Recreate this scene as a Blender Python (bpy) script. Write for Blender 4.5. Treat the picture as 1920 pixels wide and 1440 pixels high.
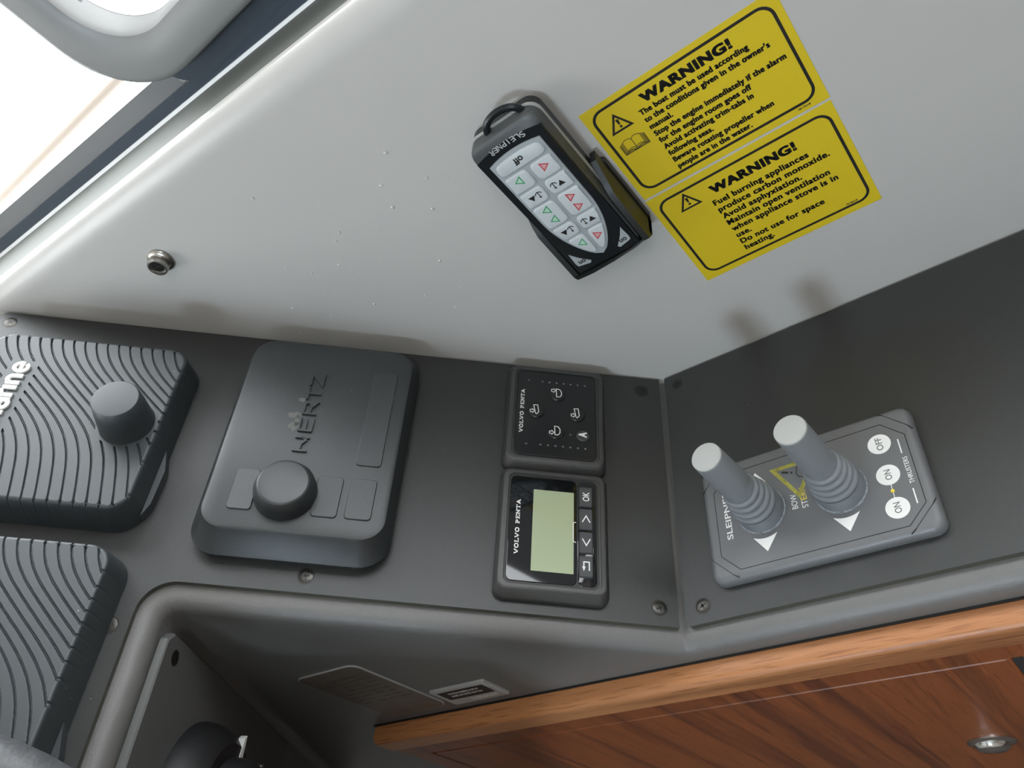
import bpy, bmesh, math, random
from mathutils import Matrix, Vector
import numpy as np

# ------------------------------------------------------------------ scene, camera, light
for o in list(bpy.data.objects):
    bpy.data.objects.remove(o)
SC = bpy.context.scene
COL = SC.collection
random.seed(7)
MM = 0.001

cam_data = bpy.data.cameras.new('camera')
cam_data.sensor_width = 36.0
cam_data.lens = 27.255
cam_data.clip_start = 0.01
cam = bpy.data.objects.new('camera', cam_data)
cam.matrix_world = Matrix(((0.05323911, 0.77503223, -0.62967502, -0.34844148),
                           (-0.77972674, -0.36167630, -0.51109340, -0.19354170),
                           (-0.62385239, 0.51818461, 0.58505804, 0.37889783),
                           (0, 0, 0, 1)))
COL.objects.link(cam)
SC.camera = cam

SKY = 9.0
world = bpy.data.worlds.new('overcast_sky')
SC.world = world
world.use_nodes = True
bg = world.node_tree.nodes['Background']
bg.inputs[0].default_value = (0.93, 0.97, 1.0, 1)
bg.inputs[1].default_value = SKY


def area_light(name, loc, normal, sx, sy, energy=0.0, color=(1, 1, 1), portal=True):
    ld = bpy.data.lights.new(name, 'AREA')
    ld.shape = 'RECTANGLE'
    ld.size = sx
    ld.size_y = sy
    ld.energy = energy
    ld.color = color
    if portal:
        ld.cycles.is_portal = True
    ob = bpy.data.objects.new(name, ld)
    ob.rotation_euler = Vector(normal).to_track_quat('-Z', 'Y').to_euler()
    ob.location = loc
    COL.objects.link(ob)
    return ob


# daylight openings of the cabin: (light portals for the sky behind each opening)
area_light('starboard_window_daylight', (0.10, 0.0, 0.60), (-1, 0, 0), 0.62, 2.4)
area_light('port_window_daylight', (-2.32, 0.15, 0.80), (0.93, -0.1, -0.3), 0.24, 0.30, energy=20.0, color=(0.68, 0.85, 1.0), portal=False)
area_light('windscreen_daylight', (-0.75, 0.92, 0.75), (0, -1, 0), 0.7, 0.40)
area_light('roof_hatch_daylight', (-0.85, -0.60, 1.075), (0, 0, -1), 0.5, 0.4)

vs = SC.view_settings
vs.view_transform = 'Standard'
vs.look = 'None'
vs.gamma = 1.0
vs.use_curve_mapping = False
vs.exposure = 0.12
SC.cycles.max_bounces = 8
SC.cycles.diffuse_bounces = 5
SC.cycles.caustics_reflective = False
SC.cycles.caustics_refractive = False
SC.cycles.sample_clamp_indirect = 6.0

# ------------------------------------------------------------------ frames of the place (mm)
# origin: the corner where dash panel, side panel and cabin side meet
TH = 0.77214698
CT, ST = math.cos(TH), math.sin(TH)


def frame(p, q, h, o=(0, 0, 0)):
    return Matrix(((p[0], q[0], h[0], o[0] * MM), (p[1], q[1], h[1], o[1] * MM),
                   (p[2], q[2], h[2], o[2] * MM), (0, 0, 0, 1)))


FA = frame((1, 0, 0), (0, CT, ST), (0, -ST, CT))          # sloping dash: right, up the slope, out
FB = frame((1, 0, 0), (0, 1, 0), (0, 0, 1))               # flat side panel
FW = frame((0, -1, 0), (0, 0, 1), (-1, 0, 0))             # cabin side
XF = -190.0
FF = frame((0, -1, 0), (0, 0, 1), (-1, 0, 0), (XF, 0, 0))  # front of the moulded console
TILT = math.radians(3.3)
DD = (0.0, 0.573, -0.8195)                                 # down the recess side
FP_O = (0.0, 282 * CT + 0 * ST, 282 * ST - 0 * CT)
FP = frame((1, 0, 0), (0, -DD[1], -DD[2]), (0, DD[2], -DD[1]), FP_O)   # recess side: right, up, out (aft)


def T(x, y, z=0):
    return Matrix.Translation((x * MM, y * MM, z * MM))


# ------------------------------------------------------------------ materials
def mat(name, col, rough=0.5, metal=0.0, spec=0.5, bump=0.0, bscale=800.0, var=0.0, vscale=30.0,
        dust=0.0, coat=0.0, dustcol=(0.55, 0.55, 0.52), dscale=90.0):
    m = bpy.data.materials.new(name)
    m.use_nodes = True
    nt = m.node_tree
    b = nt.nodes['Principled BSDF']
    b.inputs['Base Color'].default_value = (*col, 1)
    b.inputs['Roughness'].default_value = rough
    b.inputs['Metallic'].default_value = metal
    b.inputs['Specular IOR Level'].default_value = spec
    b.inputs['Coat Weight'].default_value = coat
    b.inputs['Coat Roughness'].default_value = 0.05
    N = nt.nodes.new
    L = nt.links.new
    if bump or var or dust:
        tc = N('ShaderNodeTexCoord')
    if bump:
        n = N('ShaderNodeTexNoise')
        n.inputs['Scale'].default_value = bscale
        n.inputs['Detail'].default_value = 3
        L(tc.outputs['Object'], n.inputs['Vector'])
        bp = N('ShaderNodeBump')
        bp.inputs['Strength'].default_value = bump
        bp.inputs['Distance'].default_value = 0.0004
        L(n.outputs['Fac'], bp.inputs['Height'])
        L(bp.outputs['Normal'], b.inputs['Normal'])
    src = None
    if var:
        n = N('ShaderNodeTexNoise')
        n.inputs['Scale'].default_value = vscale
        n.inputs['Detail'].default_value = 4
        L(tc.outputs['Object'], n.inputs['Vector'])
        mx = N('ShaderNodeMix')
        mx.data_type = 'RGBA'
        mx.inputs[6].default_value = (*[c * (1 - var) for c in col], 1)
        mx.inputs[7].default_value = (*[min(1, c * (1 + var)) for c in col], 1)
        L(n.outputs['Fac'], mx.inputs[0])
        src = mx.outputs[2]
        L(src, b.inputs['Base Color'])
    if dust:
        v = N('ShaderNodeTexVoronoi')
        v.inputs['Scale'].default_value = dscale
        L(tc.outputs['Object'], v.inputs['Vector'])
        n2 = N('ShaderNodeTexNoise')
        n2.inputs['Scale'].default_value = dscale * 0.35
        L(tc.outputs['Object'], n2.inputs['Vector'])
        # small specks: near a cell centre, only where the noise is high
        lt = N('ShaderNodeMath'); lt.operation = 'LESS_THAN'; lt.inputs[1].default_value = 0.035
        L(v.outputs['Distance'], lt.inputs[0])
        gt = N('ShaderNodeMath'); gt.operation = 'GREATER_THAN'; gt.inputs[1].default_value = 0.56
        L(n2.outputs['Fac'], gt.inputs[0])
        mu = N('ShaderNodeMath'); mu.operation = 'MULTIPLY'
        L(lt.outputs[0], mu.inputs[0]); L(gt.outputs[0], mu.inputs[1])
        mu2 = N('ShaderNodeMath'); mu2.operation = 'MULTIPLY'; mu2.inputs[1].default_value = dust
        L(mu.outputs[0], mu2.inputs[0])
        mx = N('ShaderNodeMix'); mx.data_type = 'RGBA'
        mx.inputs[6].default_value = (*col, 1)
        mx.inputs[7].default_value = (*dustcol, 1)
        if src:
            L(src, mx.inputs[6])
        L(mu2.outputs[0], mx.inputs[0])
        L(mx.outputs[2], b.inputs['Base Color'])
    return m


def wood(name, c1, c2, axis, rough=0.35, scale=1.0):
    m = bpy.data.materials.new(name)
    m.use_nodes = True
    nt = m.node_tree
    N = nt.nodes.new
    L = nt.links.new
    b = nt.nodes['Principled BSDF']
    b.inputs['Roughness'].default_value = rough
    tc = N('ShaderNodeTexCoord')
    mp = N('ShaderNodeMapping')
    s = [70 * scale] * 3
    s[axis] = 2.2 * scale
    mp.inputs['Scale'].default_value = s
    L(tc.outputs['Object'], mp.inputs['Vector'])
    n = N('ShaderNodeTexNoise')
    n.inputs['Scale'].default_value = 1.0
    n.inputs['Detail'].default_value = 5
    n.inputs['Roughness'].default_value = 0.6
    n.inputs['Distortion'].default_value = 0.35
    L(mp.outputs[0], n.inputs['Vector'])
    cr = N('ShaderNodeValToRGB')
    cr.color_ramp.elements[0].position = 0.36
    cr.color_ramp.elements[0].color = (*c2, 1)
    cr.color_ramp.elements[1].position = 0.52
    cr.color_ramp.elements[1].color = (*c1, 1)
    L(n.outputs['Fac'], cr.inputs[0])
    # fine pores
    mp2 = N('ShaderNodeMapping')
    s2 = [900 * scale] * 3
    s2[axis] = 45 * scale
    mp2.inputs['Scale'].default_value = s2
    L(tc.outputs['Object'], mp2.inputs['Vector'])
    n2 = N('ShaderNodeTexNoise')
    n2.inputs['Scale'].default_value = 1.0
    n2.inputs['Detail'].default_value = 2
    L(mp2.outputs[0], n2.inputs['Vector'])
    cr2 = N('ShaderNodeValToRGB')
    cr2.color_ramp.elements[0].position = 0.34
    cr2.color_ramp.elements[0].color = (0.62, 0.55, 0.5, 1)
    cr2.color_ramp.elements[1].position = 0.45
    cr2.color_ramp.elements[1].color = (1, 1, 1, 1)
    L(n2.outputs['Fac'], cr2.inputs[0])
    mx = N('ShaderNodeMix')
    mx.data_type = 'RGBA'
    mx.blend_type = 'MULTIPLY'
    mx.inputs[0].default_value = 0.8
    L(cr.outputs[0], mx.inputs[6])
    L(cr2.outputs[0], mx.inputs[7])
    L(mx.outputs[2], b.inputs['Base Color'])
    return m


def glass(name, tint=(1, 1, 1)):
    m = bpy.data.materials.new(name)
    m.use_nodes = True
    nt = m.node_tree
    out = nt.nodes['Material Output']
    tr = nt.nodes.new('ShaderNodeBsdfTransparent')
    tr.inputs[0].default_value = (*tint, 1)
    gl = nt.nodes.new('ShaderNodeBsdfGlossy')
    gl.inputs['Roughness'].default_value = 0.02
    lw = nt.nodes.new('ShaderNodeLayerWeight')
    lw.inputs[0].default_value = 0.5
    pw = nt.nodes.new('ShaderNodeMath')
    pw.operation = 'POWER'
    pw.inputs[1].default_value = 5.0
    nt.links.new(lw.outputs['Facing'], pw.inputs[0])
    fr = nt.nodes.new('ShaderNodeMath')
    fr.operation = 'MULTIPLY_ADD'
    fr.inputs[1].default_value = 0.5
    fr.inputs[2].default_value = 0.04
    nt.links.new(pw.outputs[0], fr.inputs[0])
    mx = nt.nodes.new('ShaderNodeMixShader')
    nt.links.new(fr.outputs[0], mx.inputs[0])
    nt.links.new(tr.outputs[0], mx.inputs[1])
    nt.links.new(gl.outputs[0], mx.inputs[2])
    nt.links.new(mx.outputs[0], out.inputs[0])
    return m


M = dict(
    wall=mat('white_gelcoat', (0.44, 0.428, 0.405), 0.30, var=0.02, vscale=6),
    liner=mat('grey_headliner', (0.55, 0.52, 0.48), 0.7),
    darkliner=mat('brown_lining', (0.50, 0.455, 0.41), 0.7),
    floorwood=mat('dark_floor', (0.06, 0.045, 0.035), 0.6),
    sill=mat('grey_green_sill', (0.13, 0.138, 0.125), 0.6, spec=0.2),
    navy=mat('navy_panel', (0.030, 0.042, 0.058), 0.35),
    frame_grey=mat('grey_window_frame', (0.17, 0.17, 0.17), 0.4),
    pale_grey=mat('pale_grey_moulding', (0.36, 0.36, 0.35), 0.42),
    port_grey=mat('portlight_grey', (0.21, 0.21, 0.205), 0.42),
    white_plastic=mat('white_plastic', (0.86, 0.86, 0.85), 0.4),
    chrome=mat('chrome', (0.75, 0.74, 0.72), 0.12, metal=1.0),
    steel=mat('brushed_steel', (0.36, 0.345, 0.31), 0.28, metal=1.0),
    tarnish=mat('tarnished_steel', (0.17, 0.14, 0.118), 0.45, metal=0.4, var=0.35, vscale=60),
    darksteel=mat('dark_steel', (0.060, 0.057, 0.052), 0.3, metal=0.9),
    vinyl=mat('black_vinyl', (0.030, 0.0315, 0.031), 0.42, bump=0.25, bscale=1500, dust=0.35, dscale=75),
    plate_edge=mat('olive_black_edge', (0.062, 0.062, 0.046), 0.45),
    mould=mat('dark_grey_moulding', (0.138, 0.135, 0.130), 0.45, spec=0.5, bump=0.5, bscale=900),
    greyplate=mat('grey_side_plate', (0.105, 0.108, 0.105), 0.45, bump=0.2, bscale=900),
    rubber=mat('slate_rubber', (0.036, 0.043, 0.047), 0.46, spec=0.6, bump=0.15, bscale=1500, dust=0.5, dscale=85),
    rubber_dark=mat('charcoal_rubber', (0.023, 0.027, 0.029), 0.44, spec=0.7, bump=0.2, bscale=1200, var=0.15, vscale=40, dust=0.45, dscale=85),
    bezel=mat('gauge_bezel', (0.036, 0.036, 0.035), 0.42, spec=0.65, bump=0.3, bscale=1200),
    faceblack=mat('black_face', (0.011, 0.012, 0.013), 0.28, dust=0.25, dscale=120),
    glossblack=mat('gloss_black_glass', (0.006, 0.007, 0.008), 0.04, spec=0.6),
    lcd=mat('lcd_green', (0.37, 0.43, 0.28), 0.06, spec=0.6),
    key=mat('rubber_key', (0.045, 0.047, 0.05), 0.5),
    blackplastic=mat('black_plastic', (0.008, 0.0095, 0.011), 0.3, spec=0.35, var=0.1),
    holder=mat('black_holder', (0.013, 0.014, 0.013), 0.4),
    white=mat('white_print', (0.80, 0.80, 0.78), 0.5),
    greydot=mat('grey_dot', (0.16, 0.165, 0.165), 0.5),
    black=mat('black_print', (0.010, 0.009, 0.008), 0.45),
    yellow=mat('yellow_sticker', (0.58, 0.43, 0.012), 0.42),
    thr=mat('thruster_grey', (0.135, 0.138, 0.142), 0.4, bump=0.15, bscale=1200, dust=0.35, dscale=100),
    boot=mat('grey_boot_rubber', (0.17, 0.185, 0.20), 0.48),
    shaft=mat('grey_handle', (0.19, 0.20, 0.21), 0.5),
    cap=mat('pale_cap', (0.34, 0.345, 0.33), 0.45),
    grime=mat('grime', (0.22, 0.24, 0.26), 0.7, var=0.9, vscale=700),
    faded=mat('faded_yellow', (0.30, 0.28, 0.045), 0.5, var=0.7, vscale=350),
    yellowprint=mat('yellow_print', (0.75, 0.60, 0.05), 0.5),
    pad=mat('silver_keypad', (0.30, 0.325, 0.335), 0.4),
    padkey=mat('silver_key', (0.46, 0.49, 0.50), 0.35),
    red=mat('red_print', (0.42, 0.035, 0.04), 0.5),
    redfill=mat('pink_fill', (0.52, 0.30, 0.30), 0.5),
    green=mat('green_print', (0.03, 0.25, 0.10), 0.5),
    greenfill=mat('mint_fill', (0.38, 0.52, 0.42), 0.5),
    grey_text=mat('silver_print', (0.40, 0.41, 0.41), 0.4),
    bossblack=mat('boss_black', (0.010, 0.010, 0.011), 0.55),
    leather=mat('black_leather', (0.045, 0.047, 0.05), 0.5, bump=1.0, bscale=260, var=0.5, vscale=320),
    darkprint=mat('etched_print', (0.05, 0.04, 0.035), 0.5),
    crumb=mat('dried_salt', (0.52, 0.51, 0.485), 0.6),
    mottled=mat('mottled_seal', (0.055, 0.058, 0.06), 0.4, var=0.8, vscale=60),
    beige=mat('beige_rail', (0.20, 0.172, 0.145), 0.7, spec=0.1),
    void=mat('dark_lining', (0.02, 0.019, 0.018), 0.7),
    teak=wood('teak_face', (0.23, 0.066, 0.019), (0.115, 0.032, 0.012), 2, rough=0.42),
    teakrail=wood('teak_rail', (0.43, 0.185, 0.072), (0.25, 0.095, 0.036), 1, rough=0.42),
    glass=glass('window_glass'),
)


# ------------------------------------------------------------------ mesh helpers (mm in, metres out)
class MB:
    def __init__(self):
        self.v = []
        self.f = []

    def add(self, verts, faces):
        k = len(self.v)
        self.v += [tuple(c) for c in verts]
        self.f += [tuple(i + k for i in f) for f in faces]
        return self

    def loft(self, rings, caps=(True, True), closed=True):
        n = len(rings[0])
        vs = [p for r in rings for p in r]
        fs = []
        for a in range(len(rings) - 1):
            for i in range(n if closed else n - 1):
                j = (i + 1) % n
                fs.append((a * n + i, a * n + j, (a + 1) * n + j, (a + 1) * n + i))
        if caps[0]:
            fs.append(tuple(reversed(range(n))))
        if caps[1]:
            fs.append(tuple(range((len(rings) - 1) * n, len(rings) * n)))
        return self.add(vs, fs)

    def prism(self, pts, h0, h1):
        return self.loft([[(x, y, h0) for x, y in pts], [(x, y, h1) for x, y in pts]])

    def box(self, x0, x1, y0, y1, z0, z1):
        return self.prism([(x0, y0), (x1, y0), (x1, y1), (x0, y1)], z0, z1)

    def lathe(self, prof, c=(0, 0), n=40, caps=(True, True)):
        rings = [[(c[0] + r * math.cos(2 * math.pi * i / n), c[1] + r * math.sin(2 * math.pi * i / n), h)
                  for i in range(n)] for r, h in prof]
        return self.loft(rings, caps)

    def stroke(self, pts, w, h0, h1, closed=False):
        """flat ribbon of width w along a polyline, mitred"""
        n = len(pts)
        L_, R_ = [], []
        for i in range(n):
            p = Vector(pts[i])
            a = Vector(pts[(i - 1) % n]) if (closed or i > 0) else None
            b = Vector(pts[(i + 1) % n]) if (closed or i < n - 1) else None
            d1 = (p - a).normalized() if a is not None else None
            d2 = (b - p).normalized() if b is not None else None
            if d1 is None: d1 = d2
            if d2 is None: d2 = d1
            n1 = Vector((-d1.y, d1.x)); n2 = Vector((-d2.y, d2.x))
            m = n1 + n2
            if m.length < 1e-4:
                m = n1
            m.normalize()
            k = min(2.5, 1.0 / max(0.2, m.dot(n1)))
            L_.append(p + m * (w / 2 * k)); R_.append(p - m * (w / 2 * k))
        vs = [(p.x, p.y, h0) for p in R_] + [(p.x, p.y, h0) for p in L_] + \
             [(p.x, p.y, h1) for p in R_] + [(p.x, p.y, h1) for p in L_]
        fs = []
        for i in range(n if closed else n - 1):
            j = (i + 1) % n
            fs.append((2 * n + i, 2 * n + j, 3 * n + j, 3 * n + i))
            fs.append((i, j, 2 * n + j, 2 * n + i))
            fs.append((n + j, n + i, 3 * n + i, 3 * n + j))
            fs.append((i, n + i, n + j, j))
        if not closed:
            for i in (0, n - 1):
                f = (i, 2 * n + i, 3 * n + i, n + i)
                fs.append(f if i == 0 else tuple(reversed(f)))
        return self.add(vs, fs)

    def tube(self, pts, r, n=14, closed=False, caps=True):
        rings = []
        up = Vector((0, 0, 1))
        m = len(pts)
        for i in range(m):
            a = Vector(pts[i - 1] if (closed or i > 0) else pts[i])
            b = Vector(pts[(i + 1) % m] if (closed or i < m - 1) else pts[i])
            d = (b - a).normalized()
            s = d.cross(up)
            if s.length < 1e-3:
                s = d.cross(Vector((1, 0, 0)))
            s.normalize()
            t = s.cross(d)
            rr = r[i] if isinstance(r, (list, tuple)) else r
            rings.append([tuple(Vector(pts[i]) + (s * math.cos(2 * math.pi * k / n) + t * math.sin(2 * math.pi * k / n)) * rr)
                          for k in range(n)])
        if closed:
            rings.append(rings[0])
            return self.loft(rings, (False, False))
        return self.loft(rings, (caps, caps))

    def text(self, s, left, base, width=None, cap=None, h0=0.0, h1=0.1, bold=0.0, rot=0.0, size=None, spacing=1.0,
             strike=0.0):
        """lettering with the built-in font; left/base in local coordinates, cap = capital height"""
        v, f = glyphs(s, bold, spacing)
        if not v:
            return self
        xs = [p[0] for p in v]
        x0, x1 = min(xs), max(xs)
        sy = (cap / CAPH) if cap else size
        sx = width / (x1 - x0) if width else sy
        ca, sa = math.cos(rot), math.sin(rot)
        for dx, dy in (((-strike, -strike * 0.5), (strike, -strike * 0.5), (-strike, strike * 0.5), (strike, strike * 0.5)) if strike else ((0, 0),)):
            out = []
            for x, y, z in v:
                X = (x - x0) * sx + dx
                Y = y * sy + dy
                out.append((left + X * ca - Y * sa, base + X * sa + Y * ca, h0 if z < 0.5 else h1))
            self.add(out, f)
        return self

    def build(self, name, material, parent=None, matrix=None, smooth=35, sharp=True):
        me = bpy.data.meshes.new(name)
        me.from_pydata([(x * MM, y * MM, z * MM) for x, y, z in self.v], [], self.f)
        me.validate()
        bm = bmesh.new()
        bm.from_mesh(me)
        bmesh.ops.recalc_face_normals(bm, faces=bm.faces)
        bm.to_mesh(me)
        bm.free()
        if smooth:
            me.polygons.foreach_set('use_smooth', [True] * len(me.polygons))
            me.set_sharp_from_angle(angle=math.radians(smooth))
        ob = bpy.data.objects.new(name, me)
        me.materials.append(M[material])
        COL.objects.link(ob)
        if parent is not None:
            ob.parent = parent
        if matrix is not None:
            if parent is None:
                ob.matrix_world = matrix
            else:
                ob.matrix_local = matrix
        return ob


_GC = {}
CAPH = 1.0


def glyphs(s, bold=0.0, spacing=1.0):
    key = (s, bold, spacing)
    if key in _GC:
        return _GC[key]
    cu = bpy.data.curves.new('lettering_curve', 'FONT')
    cu.body = s
    cu.size = 1.0
    cu.offset = bold
    cu.space_character = spacing
    cu.extrude = 0.5
    cu.resolution_u = 4
    ob = bpy.data.objects.new('lettering_curve', cu)
    COL.objects.link(ob)
    dg = bpy.context.evaluated_depsgraph_get()
    me = bpy.data.meshes.new_from_object(ob.evaluated_get(dg))
    v = [(p.co.x, p.co.y, p.co.z + 0.5) for p in me.vertices]
    f = [tuple(p.vertices) for p in me.polygons]
    bpy.data.objects.remove(ob)
    bpy.data.curves.remove(cu)
    bpy.data.meshes.remove(me)
    _GC[key] = (v, f)
    return v, f


CAPH = max(p[1] for p in glyphs('H')[0])


def rrect(x0, x1, y0, y1, r, seg=6):
    if not isinstance(r, (list, tuple)):
        r = (r,) * 4
    pts = []
    for (cx, cy, a0, rr) in ((x1 - r[0], y1 - r[0], 0, r[0]), (x0 + r[1], y1 - r[1], 90, r[1]),
                             (x0 + r[2], y0 + r[2], 180, r[2]), (x1 - r[3], y0 + r[3], 270, r[3])):
        for i in range(seg + 1):
            a = math.radians(a0 + 90 * i / seg)
            pts.append((cx + rr * math.cos(a), cy + rr * math.sin(a)))
    return pts


def slab(mb, x0, x1, y0, y1, r, prof, seg=6):
    """rounded rectangle lofted through (inset, height) steps"""
    rings = []
    for ins, h in prof:
        rings.append([(x, y, h) for x, y in rrect(x0 + ins, x1 - ins, y0 + ins, y1 - ins, max(0.2, r - ins * 0.6), seg)])
    mb.loft(rings)
    return mb


def soften(pts, d):
    """cut every corner of an outline twice"""
    for k in (d, d * 0.45):
        out = []
        n = len(pts)
        for i in range(n):
            p, a, b = Vector(pts[i]), Vector(pts[i - 1]), Vector(pts[(i + 1) % n])
            for q in (a, b):
                e = q - p
                out.append(tuple(p + e.normalized() * min(k, e.length * 0.3)))
        pts = out
    return pts


def circle(cx, cy, r, n=32):
    return [(cx + r * math.cos(2 * math.pi * i / n), cy + r * math.sin(2 * math.pi * i / n)) for i in range(n)]


def empty(name, matrix):
    o = bpy.data.objects.new(name, None)
    o.empty_display_size = 0.01
    COL.objects.link(o)
    o.matrix_world = matrix
    return o


def tag(o, label=None, cat=None, group=None, kind=None):
    if label: o['label'] = label
    if cat: o['category'] = cat
    if group: o['group'] = group
    if kind: o['kind'] = kind
    return o


def screw(parent, x, y, h=0.0, r=3.9, material='darksteel', rot=0.3):
    s = MB().lathe([(r * 1.08, h - 0.2), (r * 1.08, h + 0.1), (r * 0.85, h + 0.32), (r * 0.5, h + 0.42)], (x, y), 28) \
        .build('screw', material, parent)
    c = MB()
    ca, sa = math.cos(rot), math.sin(rot)
    for a in (0, math.pi / 2):
        dx, dy = math.cos(rot + a) * r * 0.58, math.sin(rot + a) * r * 0.58
        c.stroke([(x - dx, y - dy), (x + dx, y + dy)], r * 0.3, h + 0.2, h + 0.5)
    c.build('cross_recess', 'black', s)
    MB().stroke(circle(x, y, r * 1.2), r * 0.22, h, h + 0.06, closed=True).build('countersink_ring', 'black', s)
    return s


# ------------------------------------------------------------------ the setting
def build_setting():
    # cabin side (white moulding): flat wall with a rounded upper edge, slightly rising forward
    prof = [(28, -910), (0, -910), (0, 300)]
    R = 9
    for i in range(1, 11):
        a = math.radians(90 * i / 10)
        prof.append((R - R * math.cos(a), 300 + 17 * math.sin(a)))
    prof += [(13, 317), (13.4, 316.6), (13.4, 312), (28, 312)]
    rings = []
    for y in (-2450, -1200, -600, 0, 600, 930):
        dz = (y - 140) * math.tan(TILT)
        rings.append([(x, y, z + (dz if z > 0 else 0)) for x, z in prof])
    w = MB().loft(rings).build('wall_starboard', 'wall')
    tag(w, kind='structure')

    # side window: sill, gasket, frame, glazing
    def strip(x0, x1, z0, z1, ya, yb, name, m, parent=None):
        rr = []
        for y in (ya, yb):
            dz = (y - 140) * math.tan(TILT)
            rr.append([(x0, y, z0 + dz), (x1, y, z0 + dz), (x1, y, z1 + dz), (x0, y, z1 + dz)])
        return MB().loft(rr).build(name, m, parent)
    win = tag(empty('window_1', Matrix.Identity(4)), kind='structure')
    strip(13.6, 66, 300, 315.6, -2450, 930, 'window_sill', 'sill', win)
    strip(62.5, 66, 315.3, 317.6, -2450, 930, 'sill_bead', 'white_plastic', win)
    strip(64, 80, 316, 324.5, -2450, 930, 'gasket', 'navy', win)
    strip(67, 80, 324.5, 336, 128, 930, 'lower_frame', 'frame_grey', win)
    strip(67, 80, 324.5, 336, -2450, -165, 'lower_frame', 'frame_grey', win)
    strip(72, 75, 336, 860, 128, 930, 'pane', 'glass', win)
    strip(72, 75, 336, 860, -1250, -165, 'pane', 'glass', win)

    # opening portlight with rounded corners standing in front of a navy panel
    port = tag(empty('window_2', frame((0, -1, 0), (0, 0, 1), (-1, 0, 0), (64, 0, 0))), kind='structure')
    # local coordinates: p = -y, q = z, h = towards the cabin
    x0, x1, z0, z1 = -154, 120, 331, 600
    outer = rrect(-128, 165, 318, 860, (2, 2, 22, 2), 14)
    inner = rrect(x0 + 8, x1 - 8, z0 + 8, z1 - 8, 46, 14)
    pm = MB()
    pm.loft([[(x, y, 0.5) for x, y in inner], [(x, y, 0.5) for x, y in outer],
             [(x, y, -12) for x, y in outer], [(x, y, -12) for x, y in inner],
             [(x, y, 0.5) for x, y in inner]], (False, False))
    pm.build('navy_surround', 'navy', port)
    fr = MB()
    rings = []
    for ins, h in ((0, 1), (0, 13), (1.2, 15), (4, 16.4), (12, 17), (20, 16.4), (23.5, 14.5), (25.2, 11), (25.5, -8), (24, -10), (0, -2), (0, 1)):
        rings.append([(x, y, h) for x, y in rrect(x0 + ins, x1 - ins, z0 + ins, z1 - ins, 50 - ins * 0.55, 16)])
    fr.loft(rings, (False, False)).build('frame', 'port_grey', port)
    rr = []
    for ins, h in ((25.6, -4), (34.5, -30), (34.5, -36), (23, -36), (23, -9), (25.6, -4)):
        rr.append([(x, y, h) for x, y in rrect(x0 + ins, x1 - ins, z0 + ins, z1 - ins, 50 - ins * 0.55, 16)])
    MB().loft(rr, (False, False)).build('inner_liner', 'white_plastic', port)
    rr = []
    for ins, h in ((33.6, -28), (35.5, -26), (39, -28), (41.5, -34), (33.6, -36), (33.6, -28)):
        rr.append([(x, y, h) for x, y in rrect(x0 + ins, x1 - ins, z0 + ins, z1 - ins, 50 - ins * 0.55, 16)])
    MB().loft(rr, (False, False)).build('chrome_ring', 'mottled', port)
    MB().prism(rrect(x0 + 38, x1 - 38, z0 + 38, z1 - 38, 28, 10), -34, -31).build('pane', 'glass', port)

    # rest of the cabin, beyond the picture
    def shell(name, m, *boxes):
        mb = MB()
        for b in boxes:
            mb.box(*b)
        return tag(mb.build(name, m, smooth=0), kind='structure')
    shell('ceiling', 'liner', (-2350, -1100, -2450, 960, 1080, 1100), (-600, 110, -2450, 960, 1080, 1100),
          (-1100, -600, -2450, -800, 1080, 1100), (-1100, -600, -400, 960, 1080, 1100))
    shell('wall_starboard_header', 'liner', (60, 95, -2450, 960, 880, 1080), (60, 95, -2450, -1255, 318, 880))
    shell('wall_port', 'darkliner', (-2360, -2350, -2450, 960, -900, 680), (-2360, -2350, -2450, 960, 920, 1080),
          (-2360, -2350, -2450, 0, 680, 920), (-2360, -2350, 300, 960, 680, 920))
    shell('wall_front', 'liner', (-2350, 90, 930, 950, -900, 550), (-2350, 90, 930, 950, 950, 1080),
          (-2350, -1100, 930, 950, 550, 950), (-400, 90, 930, 950, 550, 950))
    shell('wall_aft', 'darkliner', (-2350, 110, -2450, -2430, -900, 1080))
    shell('floor', 'floorwood', (-2350, 60, -2450, 960, -920, -900))


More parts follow.
